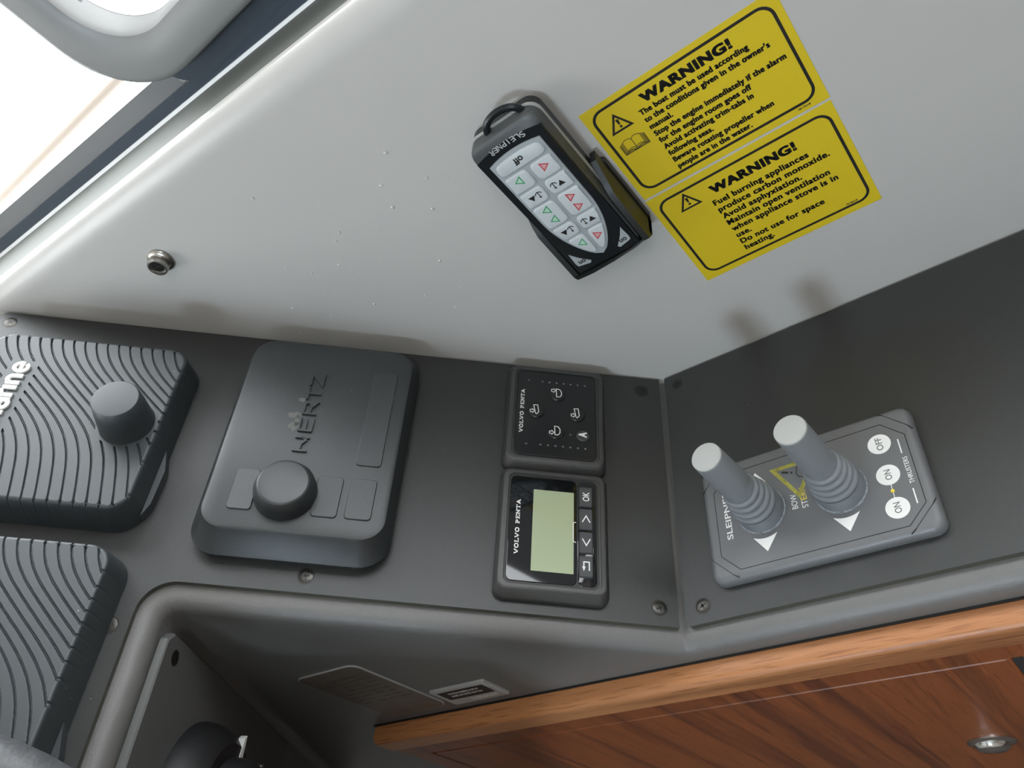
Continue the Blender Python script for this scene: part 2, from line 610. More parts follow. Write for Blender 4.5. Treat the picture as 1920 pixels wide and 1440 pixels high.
# ------------------------------------------------------------------ dash panels
def build_panels():
    # sloping dash plate, an L with a rounded inner corner
    s0 = 2.0
    out = [(-1.5, s0), (-1.5, 442)]
    for i in range(1, 6):
        a = math.radians(90 * i / 5)
        out.append((-7.5 + 6 * math.cos(a), 443 + 6 * math.sin(a)))
    out += [(-420, 449), (-420, 290.5), (-196, 292.5)]
    for i in range(1, 12):
        a = math.radians(0 + 90 * i / 12)
        out.append((-196 + 18 * math.sin(a), 292.5 - 18 * (1 - math.cos(a))))
    out += [(-178, 274), (-178.5, s0)]
    root = MB()
    root.loft([[(x, y, -4) for x, y in out], [(x, y, -0.25) for x, y in out]], (True, False))
    pl = root.build('instrument_panel', 'plate_edge', None, FA, smooth=30)
    tag(pl, 'L-shaped black vinyl dash panel under the ribbed covers and the two gauges', 'panel')
    MB().prism(out, -0.25, 0).build('vinyl_top', 'vinyl', pl, smooth=30)
    for x, y in ((-9.8, 439.5), (-12.9, 14.6), (-168.1, 12.5), (-168.4, 209.5), (-204.6, 302.0)):
        screw(pl, x, y, 0, 3.7, 'black' if (x, y) == (-12.9, 14.6) else 'darksteel', rot=random.random())
    # flat side plate
    o2 = [(-1.5, -2), (-1.5, -620), (-178.5, -620), (-178.5, -4), (-176.5, -2)]
    sp = MB().loft([[(x, y, -4) for x, y in o2], [(x, y, -0.25) for x, y in o2]], (True, False)) \
        .build('instrument_panel', 'plate_edge', None, FB, smooth=30)
    tag(sp, 'flat black vinyl side panel beneath the twin joystick unit', 'panel')
    MB().prism(o2, -0.25, 0).build('vinyl_top', 'vinyl', sp, smooth=30)
    screw(sp, -10.2, -11.6, 0, 3.0, 'black', 0.2)
    screw(sp, -168.6, -13.0, 0, 3.7, 'darksteel', 0.5)


def A3(x, s, h):
    return Vector((x, s * CT - h * ST, s * ST + h * CT))


def worn_row(mb, x0, x1, y, cap, h):
    """a row of lettering too small to read: upright strokes with short cross strokes"""
    x = x0
    while x < x1:
        mb.box(x, x + cap * 0.16, y, y + cap, h, h + 0.06)
        if random.random() < 0.75:
            yy = y + random.choice((0.0, 0.42, 0.84)) * cap
            mb.box(x, x + cap * 0.5, yy, yy + cap * 0.16, h, h + 0.06)
        x += cap * random.choice((0.42, 0.66, 0.66))


def build_console():
    """moulded console: top under the panels, rolled edge, front face and the side of the recess"""
    r = 9.5
    H0 = -4.0
    X0 = XF + r             # where the rolled edge starts
    nA = Vector((0, -ST, CT)); nB = Vector((0, 0, 1))
    up = Vector((0, CT, ST))
    path = []               # (point, outward, normal)
    for y in (-620, -300, -100, -20):
        path.append((Vector((X0, y, H0)), Vector((-1, 0, 0)), nB))
    nm = (nA + nB) / 2
    nm = nm / nm.length_squared  # mitre
    fy = -H0 * math.tan(TH / 2)
    fold = Vector((X0, fy * 1.0, H0))
    for k in range(-4, 5):
        t = (k + 4) / 8
        n = (nB * (1 - t) + nA * t).normalized()
        n = n / max(0.93, n.dot(nm.normalized()))
        d = abs(k) / 4 * 5
        p = fold + (Vector((0, -1, 0)) if k < 0 else up) * d
        path.append((p, Vector((-1, 0, 0)), n))
    sa = 273.0
    for s in (30, 100, 200, sa):
        path.append((A3(X0, s, H0), Vector((-1, 0, 0)), nA))
    ra = 17.0
    for i in range(1, 13):
        a = math.radians(90 * i / 12)
        cx, cs = X0 - ra, sa
        # arc from (X0, sa) to (X0-ra, sa+ra)
        px = X0 - ra + ra * math.cos(a)
        ps = sa + ra * math.sin(a)
        e = Vector((-math.cos(a), 0, 0)) - up * math.sin(a)
        path.append((A3(px, ps, H0), e, nA))
    for x in (-230, -300, -440):
        path.append((A3(x, sa + ra, H0), -up, nA))
    K = 9
    rings = []
    for p, e, n in path:
        ring = []
        for j in range(K + 1):
            t = math.radians(90 * j / K)
            ring.append(tuple(p + e * (r * math.sin(t)) - n * (r * (1 - math.cos(t)))))
        rings.append(ring)
    mb = MB()
    mb.loft(rings, (False, False), closed=False)
    # top, under the panels
    inner = [tuple(Vector((-1.0, p.y, p.z))) for p, e, n in path[:17]]
    nfold = 17
    mb.loft([[tuple(path[i][0]) for i in range(nfold)], inner], (False, False), closed=False)
    top_arc = [tuple(path[i][0]) for i in range(nfold - 1, len(path))]
    far = [tuple(A3(-440, 470, H0)), tuple(A3(-1, 470, H0)), tuple(A3(-1, sa, H0))]
    mb.add(top_arc + far, [tuple(range(len(top_arc) + 3))])
    # front face in the plane x = XF
    low = [rings[i][-1] for i in range(nfold)]
    d = Vector(DD)
    e1 = Vector(low[-1]) + d * 420
    face = low + [tuple(e1), (XF, e1.y, -420), (XF, -620, -420)]
    mb.add(face, [tuple(range(len(face)))])
    # recess side, following the arc and the leg
    lr = [rings[i][-1] for i in range(nfold - 1, len(path))]
    mb.loft([lr, [tuple(Vector(p) + d * 420) for p in lr]], (False, False), closed=False)
    c = mb.build('helm_console', 'mould', None, smooth=40)
    tag(c, 'dark grey moulded helm console with rolled edge below the black panels', 'console')

    # grey plate screwed to the side of the recess
    q1 = -14.0
    pl = MB()
    outl = [(-204, q1 - 0.5), (-199.5, q1 - 5), (-199.5, -230), (-420, -230), (-420, q1), (-206, q1)]
    pl.loft([[(x, y, 0.0) for x, y in outl], [(x, y, 4.0) for x, y in outl],
             [(x + (0.8 if x < -300 else -0.8), y + (-0.8 if y > -100 else 0.8), 4.8) for x, y in outl]])
    g = pl.build('column_plate', 'greyplate', None, FP, smooth=30)
    tag(g, 'flat grey plate screwed inside the recess behind the black column boss', 'plate')
    screw(g, -210, -27, 4.8, 3.2, 'darksteel', 0.6)

    # black boss with a pale blade and copper-coloured contacts
    b = empty('column_boss', FP @ T(-272, -95, 4.8))
    tag(b, 'black rounded column boss with a pale blade in the recess', 'boss')
    MB().lathe([(47, 0), (47, 3), (45, 10), (41, 16), (36, 20)], (0, 0), 48).build('lower_shell', 'bossblack', b)
    MB().prism([(43, -6), (41, -3.5), (30, -2), (22, 2), (14, 12), (10, 12), (10, -8)], 16.5, 20.5).build('blade', 'white_plastic', b)
    MB().lathe([(29, 20.6), (29, 26), (26, 34), (18, 40), (6, 42)], (0, 0), 48).build('upper_shell', 'bossblack', b)
    slab(MB(), -170, -48, -260, 60, 20, [(0, 0), (0, 130), (6, 140)]).build('unseen_shade_block', 'bossblack', b)  # unseen block below the view, added to keep light off the recess side
    MB().lathe([(1.8, 30), (1.8, 34)], (26.5, -6), 12).build('contact', 'steel', b)

    # steering wheel, mostly below and beside the view
    sw = empty('steering_wheel', FA @ T(-468, 343, 62))
    tag(sw, 'black leather steering wheel rim reaching in over the lower ribbed cover', 'steering wheel')
    ring = [(184 * math.cos(2 * math.pi * i / 96), 184 * math.sin(2 * math.pi * i / 96), 0) for i in range(96)]
    MB().tube(ring, 15.5, 20, closed=True).build('rim', 'leather', sw)
    MB().lathe([(48, -12), (48, 4), (36, 12), (10, 15)], (0, 0), 40).build('hub', 'blackplastic', sw)
    for k in range(3):
        a = math.radians(100 + 120 * k)
        MB().stroke([(40 * math.cos(a), 40 * math.sin(a)), (172 * math.cos(a), 172 * math.sin(a))], 26, -3, 3).build('spoke', 'darksteel', sw)

    # metal plates stuck on the console front
    p1 = empty('data_plate', FF @ T(-209, 35, 0))
    tag(p1, 'large tarnished steel data plate on the console front above the teak rail', 'plate')
    slab(MB(), -28, 28, -43, 43, 7, [(0, 0), (0, 0.7), (0.4, 0.9)]).build('body', 'pale_grey', p1)
    slab(MB(), -27.3, 27.3, -42.3, 42.3, 6.6, [(0, 0.8), (0, 0.95), (0.2, 1.0)]).build('field', 'tarnish', p1)
    t = MB()
    for i, yy in enumerate((16, 10, 4, -2, -8, -14)):
        for k in range(4):
            x0 = -22 + k * 11.5 + random.random() * 2
            t.box(x0, x0 + 5 + random.random() * 4, yy, yy + 1.1, 1.0, 1.06)
    t.build('etched_rows', 'darkprint', p1)
    t = MB()
    worn_row(t, -11, 15, 27, 2.6, 1.0)
    t.stroke(circle(-15, 28.5, 2.6, 20), 0.8, 1.0, 1.06, closed=True)
    t.box(-26, 24, 22.5, 23.2, 1.0, 1.06)
    t.build('etched_emblem', 'darkprint', p1)
    p2 = empty('certification_plate', FF @ T(-152, 4.5, 0))
    tag(p2, 'small silver plate with black field stuck beside the larger data plate', 'plate')
    slab(MB(), -23, 23, -13.5, 13.5, 1.5, [(0, 0), (0, 1.4), (0.5, 1.8)]).build('body', 'pale_grey', p2)
    MB().box(-19, 19, -4, 10, 1.8, 1.86).build('black_field', 'black', p2)
    t = MB()
    worn_row(t, -12, 13, 4.6, 2.4, 1.86)
    worn_row(t, -13, 13, 0.2, 2.4, 1.86)
    worn_row(t, -4, 16, -9.8, 3.2, 1.8)
    t.build('worn_print', 'white', p2)


def build_cabinet():
    c = empty('teak_cabinet', Matrix.Identity(4))
    tag(c, 'reddish teak cabinet with a rounded top rail below the console', 'cabinet')
    y1, y0 = 265, -700
    # rail with rounded front
    prof = [(XF - 0.2, -20.5), (XF - 8, -20.5)]
    for i in range(1, 7):
        a = math.radians(90 * i / 6)
        prof.append((XF - 8 - 5 * math.sin(a), -25.5 + 5 * math.cos(a)))
    prof += [(XF - 13, -40.8), (XF - 12.2, -41.8), (XF - 0.2, -41.8)]
    MB().loft([[(x, y1, z) for x, z in prof], [(x, -100, z) for x, z in prof], [(x, y0, z) for x, z in prof]]).build('rail', 'teakrail', c)
    MB().box(XF - 1.2, XF - 0.1, y0, y1 + 0.5, -20.5, -19.2).build('shadow_joint', 'black', c)
    xf = XF - 11.5
    f = MB()
    f.box(xf, xf + 5, y0, y1, -62, -41.8)
    f.box(xf, xf + 5, 246.5, y1, -800, -62)
    f.box(xf, xf + 5, y0, -147, -800, -62)
    f.build('face_frame', 'teak', c)
    MB().box(xf + 5, xf + 6, y0, y1, -800, -41.8).build('back_lining', 'void', c)
    d = MB().loft([[(xf + 4.5, y, z) for y, z in rrect(-142, 245.0, -800, -63.2, 3)],
                   [(xf + 0.5, y, z) for y, z in rrect(-142, 245.0, -800, -63.2, 3)],
                   [(xf - 0.1, y, z) for y, z in rrect(-141.4, 244.4, -799, -63.8, 3)]]).build('door', 'teak', c)
    k = MB().lathe([(14, 0), (14, 0.8), (12.5, 1.8), (10.5, 2.2), (10, 3.0), (9.2, 4.6), (7, 5.8), (2, 6.3)], (0, 0), 36)
    k.build('knob', 'chrome', d, FFM(xf, -99.5, -203))
    MB().box(xf - 0.2, xf + 4, -147, -142, -800, -63).build('edge_slot', 'void', c)


def FFM(x, y, z):
    return frame((0, -1, 0), (0, 0, 1), (-1, 0, 0), (x, y, z))


# ------------------------------------------------------------------ ribbed covers
GX = np.array([-170, -142.4, -123.0, -112.7, -102.2, -89.7, -77.0, -63.8, -56.0, -46.0, -37.7, -30])
GS = np.array([328.0, 334.3, 339.8, 344.3, 351.2, 363.6, 378.3, 393.0, 401.0, 408.0, 410.8, 412.5]) - 410.8


def smooth_curve(xs):
    g = np.interp(xs, GX, GS)
    # soften the corners of the interpolation
    k = np.zeros_like(g)
    for d in np.linspace(-6, 6, 9):
        k += np.interp(xs + d, GX, GS)
    return k / 9


def ribbed_cover(x0, x1, s0, s1, top, dx, phase, label, lettering, ncols=290):
    """x0..x1, s0..s1: outline at the top face"""
    root = empty('plotter_cover', FA @ T((x0 + x1) / 2, (s0 + s1) / 2))
    tag(root, label, 'cover', 'ribbed rubber covers on the dash')
    cx, cs = (x0 + x1) / 2, (s0 + s1) / 2
    rad = 10.0
    nx, ns = ncols, 430
    xs = np.linspace(x0, x1, nx)
    V = np.zeros((nx, ns, 3))
    for i, x in enumerate(xs):
        e = 0.0
        dd = min(x - x0, x1 - x)
        if dd < rad:
            e = rad - math.sqrt(max(0, rad * rad - (rad - dd) ** 2))
        V[i, :, 0] = x
        V[i, :, 1] = np.linspace(s0 + e, s1 - e, ns)
    X, S = V[..., 0], V[..., 1]
    base = S - smooth_curve((X - dx).ravel()).reshape(X.shape) - phase
    m = np.abs((base / 6.85 + 0.5) % 1.0 - 0.5) * 6.85
    slope = np.gradient(smooth_curve(xs - dx), xs)[:, None]
    m = m / np.sqrt(1 + slope ** 2)
    groove = np.clip((0.54 - m) / 0.2, 0, 1)
    mask = np.ones_like(X)
    kx, ks = -94.5 + dx, 326.5
    # no grooves beside the lettering and round the knob
    if lettering:
        mask *= ~((X > -136 + dx) & (X < -57 + dx) & (S > 391.5) & (S < 408.5))
        mask *= (np.hypot(X - kx, (S - ks)) > 17.0)
    # the forward part of the sheet is smooth towards the lettering's far side
    V[..., 2] = top - 1.3 * groove * mask
    # rounded shoulder
    verts = [((a - cx), (b - cs), c) for a, b, c in V.reshape(-1, 3)]
    faces = []
    for i in range(nx - 1):
        for j in range(ns - 1):
            a = i * ns + j
            faces.append((a, a + ns, a + ns + 1, a + 1))
    mb = MB()
    mb.v = verts
    mb.f = faces
    b1 = [(i, 0) for i in range(nx)] + [(nx - 1, j) for j in range(1, ns)] + [(i, ns - 1) for i in range(nx - 2, -1, -1)] + \
         [(0, j) for j in range(ns - 2, 0, -1)]
    loop = [i * ns + j for i, j in b1]
    P = [Vector(verts[k][:2]) for k in loop]
    n = len(loop)
    offs = []
    for k in range(n):
        t = (P[(k + 4) % n] - P[k - 4]).normalized()
        offs.append(Vector((t.y, -t.x)))
    # orientation: outwards from the centre
    if sum(o.dot(p) for o, p in zip(offs, P)) < 0:
        offs = [-o for o in offs]
    prev = loop
    zt = [verts[k][2] for k in loop]
    for off, dz in ((0.9, 0.35), (1.5, 1.2), (1.9, 2.5), (3.6, 12), (5.0, top - 0.5)):
        new = []
        for k in range(n):
            p = P[k] + offs[k] * off
            mb.v.append((p.x, p.y, (zt[k] * (1 if dz < 3 else 0) + (top if dz >= 3 else 0)) - dz))
            new.append(len(mb.v) - 1)
        for k in range(n):
            mb.f.append((prev[k], prev[(k + 1) % n], new[(k + 1) % n], new[k]))
        prev = new
    mb.build('sheet', 'rubber', root, smooth=50)
    if lettering:
        MB().lathe([(15.6, top - 0.5), (15.2, top + 1), (14.0, top + 14), (12.9, top + 22.2), (12.2, top + 23.0), (11, top + 23.2)],
               (kx - cx, ks - cs), 48).build('knob_dome', 'rubber', root)
    # pull tab tucked into the near side
    MB().prism([(-46 - 6, -(s1 - s0) / 2 - 4.2), (-8, -(s1 - s0) / 2 - 4.2), (-22, -(s1 - s0) / 2 - 8.0), (-44, -(s1 - s0) / 2 - 7.2)], 0.2, 7) \
        .build('pull_tab', 'rubber', root)
    if lettering:
        t = MB()
        x, base, XH, sw = -130.5 - cx, 396.0 - cs, 8.0, 2.5

        def arc(px, py, rx, ry, a0, a1, n=14):
            return [(px + rx * math.cos(math.radians(a0 + (a1 - a0) * k / n)), py + ry * math.sin(math.radians(a0 + (a1 - a0) * k / n))) for k in range(n + 1)]
        ht = (top - 0.4, top + 1.4)
        for ch in 'raymarine':
            if ch == 'r':
                t.stroke([(x, base), (x, base + XH)], sw, *ht)
                t.stroke(arc(x + 3.4, base + 4.6, 3.4, 3.2, 180, 80), sw, *ht)
                x += 5.6
            elif ch == 'a':
                t.stroke(arc(x + 2.8, base + 2.4, 2.9, 2.4, 0, 360), sw, *ht)
                t.stroke(arc(x + 2.6, base + 4.8, 3.2, 3.1, 150, 0) + [(x + 5.8, base)], sw, *ht)
                x += 9.2
            elif ch == 'y':
                t.stroke([(x, base + XH), (x + 3, base + 0.6)], sw, *ht)
                t.stroke([(x + 6, base + XH), (x + 2.2, base - 3.4), (x + 0.2, base - 3.6)], sw, *ht)
                x += 8.6
            elif ch in 'mn':
                t.stroke([(x, base), (x, base + XH)], sw, *ht)
                for k in range(2 if ch == 'm' else 1):
                    t.stroke(arc(x + 2.6, base + 4.8, 2.6, 3.0, 180, 0) + [(x + 5.2, base)], sw, *ht)
                    x += 5.2
                x += 3.4
            elif ch == 'i':
                t.stroke([(x, base), (x, base + XH)], sw, *ht)
                t.prism(circle(x, base + XH + 3.2, 1.6, 14), *ht)
                x += 3.6
            elif ch == 'e':
                t.stroke([(x + 0.4, base + 3.9)] + [(x + 6.2, base + 3.9)] + arc(x + 3.2, base + 4.0, 3.1, 3.9, 5, 320, 20), sw * 0.9, *ht)
        t.build('lettering', 'white', root)
    return root


# ------------------------------------------------------------------ audio remote cover
def build_audio_cover():
    root = empty('audio_remote_cover', FA @ T(-88, 220))
    tag(root, 'charcoal rubber cover with round knob, button pads and raised lettering', 'cover')
    o = lambda x, s: (x + 88, s - 220)
    x0, x1, s0, s1 = -164 + 88, -9 + 88, 165.5 - 220, 276 - 220
    mb = MB()
    rings = []
    for (lx, hx, ls, hs, r, h) in ((2.5, 2, 2.5, 2.5, 16, 0), (0.3, 0.5, 0.3, 0.3, 17, 5), (0, 0.5, 0, 0, 17, 7.0),
                                   (1.6, 2, 0.6, 1.2, 16.5, 8.6), (9.5, 8, 3.2, 5.2, 14, 17.8), (10.6, 10, 4.0, 6.0, 13, 19.4),
                                   (12.2, 12, 5.2, 7.2, 12.5, 20)):
        rings.append([(x, y, h) for x, y in rrect(x0 + lx, x1 - hx, s0 + ls, s1 - hs, r, 8)])
    mb.loft(rings).build('body', 'rubber_dark', root)
    Z = 20.0

    def pad(name, x0, x1, s0, s1, r=2.2):
        a, b = o(x0, s0), o(x1, s1)
        slab(MB(), a[0], b[0], a[1], b[1], r, [(0, Z - 0.3), (0, Z + 0.55), (0.35, Z + 0.9)]).build(name, 'rubber_dark', root)
    pad('display_pad', -107.2, -37.5, 177.4, 192.3)
    pad('button_pad', -142.4, -116.4, 243.4, 256.9)
    pad('button_pad', -142.5, -116.5, 196.5, 211)
    pad('button_pad', -142.2, -116.2, 177.6, 192.6)
    k = o(-129.6, 226.8)
    MB().lathe([(17.6, Z - 0.3), (17.4, Z + 0.6), (17, Z + 5), (16.8, Z + 7), (14.6, Z + 11.2), (14, Z + 11.9), (13.2, Z + 12.2), (12.6, Z + 12.0), (4, Z + 11.9)], k, 56) \
        .build('knob', 'rubber_dark', root)
    # raised lettering, drawn as strokes (baseline 221.8, cap height 8.4, reads towards the cabin side)
    L = MB()
    W = 1.25
    bx, by, H = -101.2 + 88, 221.7 - 220, 8.3

    def S(pts):
        L.stroke([(bx + a, by + b * H) for a, b in pts], W, Z - 0.2, Z + 1.3)
    S([(0, 0), (0, 1)]); S([(0.4, 0.55), (4.5, 0.5), (7.5, 0.22), (9.2, 0.45), (9.2, 1.0)]); S([(9.2, 0.5), (9.2, 0)])
    e = 14.2
    S([(e, 0), (e, 1)]); S([(e, 0.06), (e + 9, 0.06)]); S([(e, 0.52), (e + 8, 0.52)]); S([(e, 0.94), (e + 9, 0.94)])
    r = 26.6
    S([(r, 0), (r, 1)]); S([(r, 0.94), (r + 6.4, 0.94), (r + 8.2, 0.78), (r + 8.2, 0.62), (r + 6.4, 0.46), (r, 0.46)]); S([(r + 4.5, 0.46), (r + 9.4, 0)])
    t = 37.2
    S([(t, 0.94), (t + 9.6, 0.94)]); S([(t + 4.8, 0.94), (t + 4.8, 0)])
    z = 48.2
    S([(z, 0.94), (z + 9, 0.94), (z, 0.06), (z + 9.4, 0.06)])
    L.build('raised_lettering', 'rubber_dark', root)
    # dried water stain beside the lettering
    random.seed(3)
    st = MB()
    for (sx, ss, w, l) in ((-84, 233, 7, 7), (-76, 233.5, 5, 9), (-64, 232, 3, 5), (-79.5, 232, 9, 3)):
        pts = []
        for i in range(14):
            a = 2 * math.pi * i / 14
            k2 = 0.7 + 0.5 * random.random()
            pts.append((sx + 88 + w / 2 * math.cos(a) * k2, ss - 220 + l / 2 * math.sin(a) * k2))
        st.prism(pts, Z, Z + 0.03)
    st.build('water_stain', 'stain', root)


M['stain'] = mat('dried_stain', (0.12, 0.122, 0.115), 0.6)


# ------------------------------------------------------------------ slab-serif lettering for the two gauges
def slab_word(mb, word, left, base, width, cap, h0, h1):
    G = {
        'V': (1.05, [[(0.12, 1), (0.5, 0.0)], [(0.5, 0.0), (0.9, 1)]], [(0.0, 0.34, 1), (0.72, 1.05, 1)]),
        'O': (1.0, 'O', []),
        'L': (0.85, [[(0.25, 1), (0.25, 0)], [(0.82, 0.32), (0.82, 0.0)]], [(0.02, 0.5, 1), (0.02, 0.85, 0)]),
        'P': (0.88, [[(0.25, 1), (0.25, 0)], [(0.25, 0.93), (0.62, 0.93), (0.76, 0.8), (0.76, 0.62), (0.62, 0.48), (0.25, 0.48)]], [(0.02, 0.4, 1), (0.02, 0.5, 0)]),
        'E': (0.88, [[(0.25, 1), (0.25, 0)], [(0.25, 0.5), (0.6, 0.5)], [(0.82, 1), (0.82, 0.72)], [(0.84, 0.28), (0.84, 0)]], [(0.02, 0.88, 1), (0.02, 0.9, 0)]),
        'N': (1.05, [[(0.2, 1), (0.2, 0)], [(0.2, 1), (0.85, 0)], [(0.85, 1), (0.85, 0)]], [(0.0, 0.34, 1), (0.02, 0.4, 0), (0.66, 1.04, 1)]),
        'T': (0.92, [[(0.46, 1), (0.46, 0)], [(0.08, 1), (0.08, 0.7)], [(0.84, 1), (0.84, 0.7)]], [(0.03, 0.89, 1), (0.22, 0.7, 0)]),
        'A': (1.05, [[(0.15, 0), (0.5, 1)], [(0.5, 1), (0.9, 0)], [(0.3, 0.32), (0.74, 0.32)]], [(0.0, 0.36, 0), (0.68, 1.08, 0)]),
        ' ': (0.55, [], []),
    }
    tot = sum(G[c][0] + 0.1 for c in word) - 0.1
    u = width / tot
    x = left
    sw = cap * 0.25
    for c in word:
        w, st, se = G[c]
        if st == 'O':
            n = 24
            po = [(x + u * 0.5 + u * 0.40 * math.cos(2 * math.pi * i / n), base + cap * (0.5 + 0.42 * math.sin(2 * math.pi * i / n))) for i in range(n)]
            mb.stroke(po, sw, h0, h1, closed=True)
        else:
            for s in st:
                mb.stroke([(x + u * a, base + cap * (0.06 + b * 0.88)) for a, b in s], sw * (0.85 if len(s) > 2 else 1), h0, h1)
            for a, b, lv in se:
                yy = base + cap * (0.93 if lv else 0.07)
                mb.stroke([(x + u * a, yy), (x + u * b, yy)], cap * 0.15, h0, h1)
        x += u * (w + 0.1)
    return mb


def gauge_body(name, x0, x1, s0, s1, H, label):
    cx, cs = (x0 + x1) / 2, (s0 + s1) / 2
    root = empty(name, FA @ T(cx, cs))
    tag(root, label, 'gauge')
    hx, hs = (x1 - x0) / 2, (s1 - s0) / 2
    rings = []
    for ix, isx, r, h in ((0.8, 0.6, 6, 0), (0, 0, 6.2, 1.0), (0, 0, 6.2, 3.0), (0.6, 0.4, 6, 4.0), (3.4, 1.9, 5, H - 0.8), (4.4, 2.6, 4.6, H - 0.1), (5.0, 3.0, 4.4, H),
                          (6.6, 5.0, 4.0, H), (6.9, 5.3, 3.8, H - 0.9)):
        rings.append([(x, y, h) for x, y in rrect(-hx + ix, hx - ix, -hs + isx, hs - isx, r, 7)])
    MB().loft(rings).build('bezel', 'bezel', root)
    return root, cx, cs


def build_trim_gauge():
    H = 9.0
    root, cx, cs = gauge_body('trim_tab_panel', -88, -5, 41.5, 107, H,
                              'black square trim-tab control with round icon buttons next to the white cabin side')
    o = lambda x, s: (x - cx, s - cs)
    a, b = o(-79.9, 48.6), o(-13, 100.3)
    slab(MB(), a[0], b[0], a[1], b[1], 4, [(0, H - 1.2), (0, H - 0.5), (0.3, H - 0.2)]).build('face', 'faceblack', root)
    F = H - 0.2
    MB().stroke(rrect(a[0] - 0.25, b[0] + 0.25, a[1] - 0.25, b[1] + 0.25, 4.2), 0.5, H - 0.9, F - 0.1, closed=True).build('face_gap', 'black', root)
    slab_word(MB(), 'VOLVO PENTA', -63.7 - cx, 95.4 - cs, 34.9, 2.4, F, F + 0.06).build('lettering', 'white', root)

    def icon_hull(mb, x, s, side, arrow):
        def t(pts):
            return [(x + p, s + q) for p, q in pts]
        if side:
            mb.stroke(t([(-3.2, -0.2), (3.6, 1.2), (3.9, -1.4), (-1.6, -2.2), (-3.4, -1.0), (-3.2, -0.2)]), 0.55, F + 1.0, F + 1.08)
        else:
            mb.stroke(t([(-3.4, 0), (3.4, 0.4), (3.0, -2.0), (1.2, -3.1), (-1.2, -3.2), (-3.0, -2.2), (-3.4, 0)]), 0.55, F + 1.0, F + 1.08)
        ax, as_ = arrow
        mb.stroke(t([(ax - .9, as_ + 1.9), (ax + .9, as_ + 1.9), (ax + .9, as_ + .4), (ax + 1.5, as_ + .4), (ax, as_ - .9), (ax - 1.5, as_ + .4), (ax - .9, as_ + .4), (ax - .9, as_ + 1.9)]),
                  0.48, F + 1.0, F + 1.08)
    for (x, s, side, ar) in ((-31.0, 73.6, False, (1.8, 1.6)), (-46.2, 87.2, True, (-1.2, 1.4)), (-46.2, 60.8, True, (-1.6, 1.2)), (-61.4, 74.1, False, (-1.6, 1.6))):
        px, ps = o(x, s)
        bt = MB().lathe([(5.2, F - 0.3), (5.2, F + 0.5), (4.6, F + 1.0), (2, F + 1.0)], (px, ps), 30).build('button', 'faceblack', root)
        MB().stroke(circle(px, ps, 5.5, 30), 0.3, F - 0.02, F + 0.02, closed=True).build('button_ring', 'black', bt)
        mb = MB()
        icon_hull(mb, px + 0.8, ps + 0.8, side, ar)
        mb.build('icon', 'white', bt)
    px, ps = o(-62.3, 57)
    bt = MB().lathe([(4.2, F - 0.3), (4.2, F + 0.5), (3.6, F + 1.0), (1.5, F + 1.0)], (px, ps), 26).build('button', 'key', root)
    MB().text('A', px - 1.6, ps - 2.0, cap=4.6, width=4.2, h0=F + 1.0, h1=F + 1.08, bold=0.05).build('letter', 'white', bt)
    for (x, s) in [(-20.7, 93)] + [(-21, 83.9 - 4.72 * k) for k in range(7)] + [(-72, 92.8)] + [(-71.7, 83.8 - 4.73 * k) for k in range(7)] + [(-62, 64.9)]:
        MB().lathe([(0.75, F - 0.1), (0.6, F + 0.12)], o(x, s), 12).build('indicator_dot', 'greydot', root)


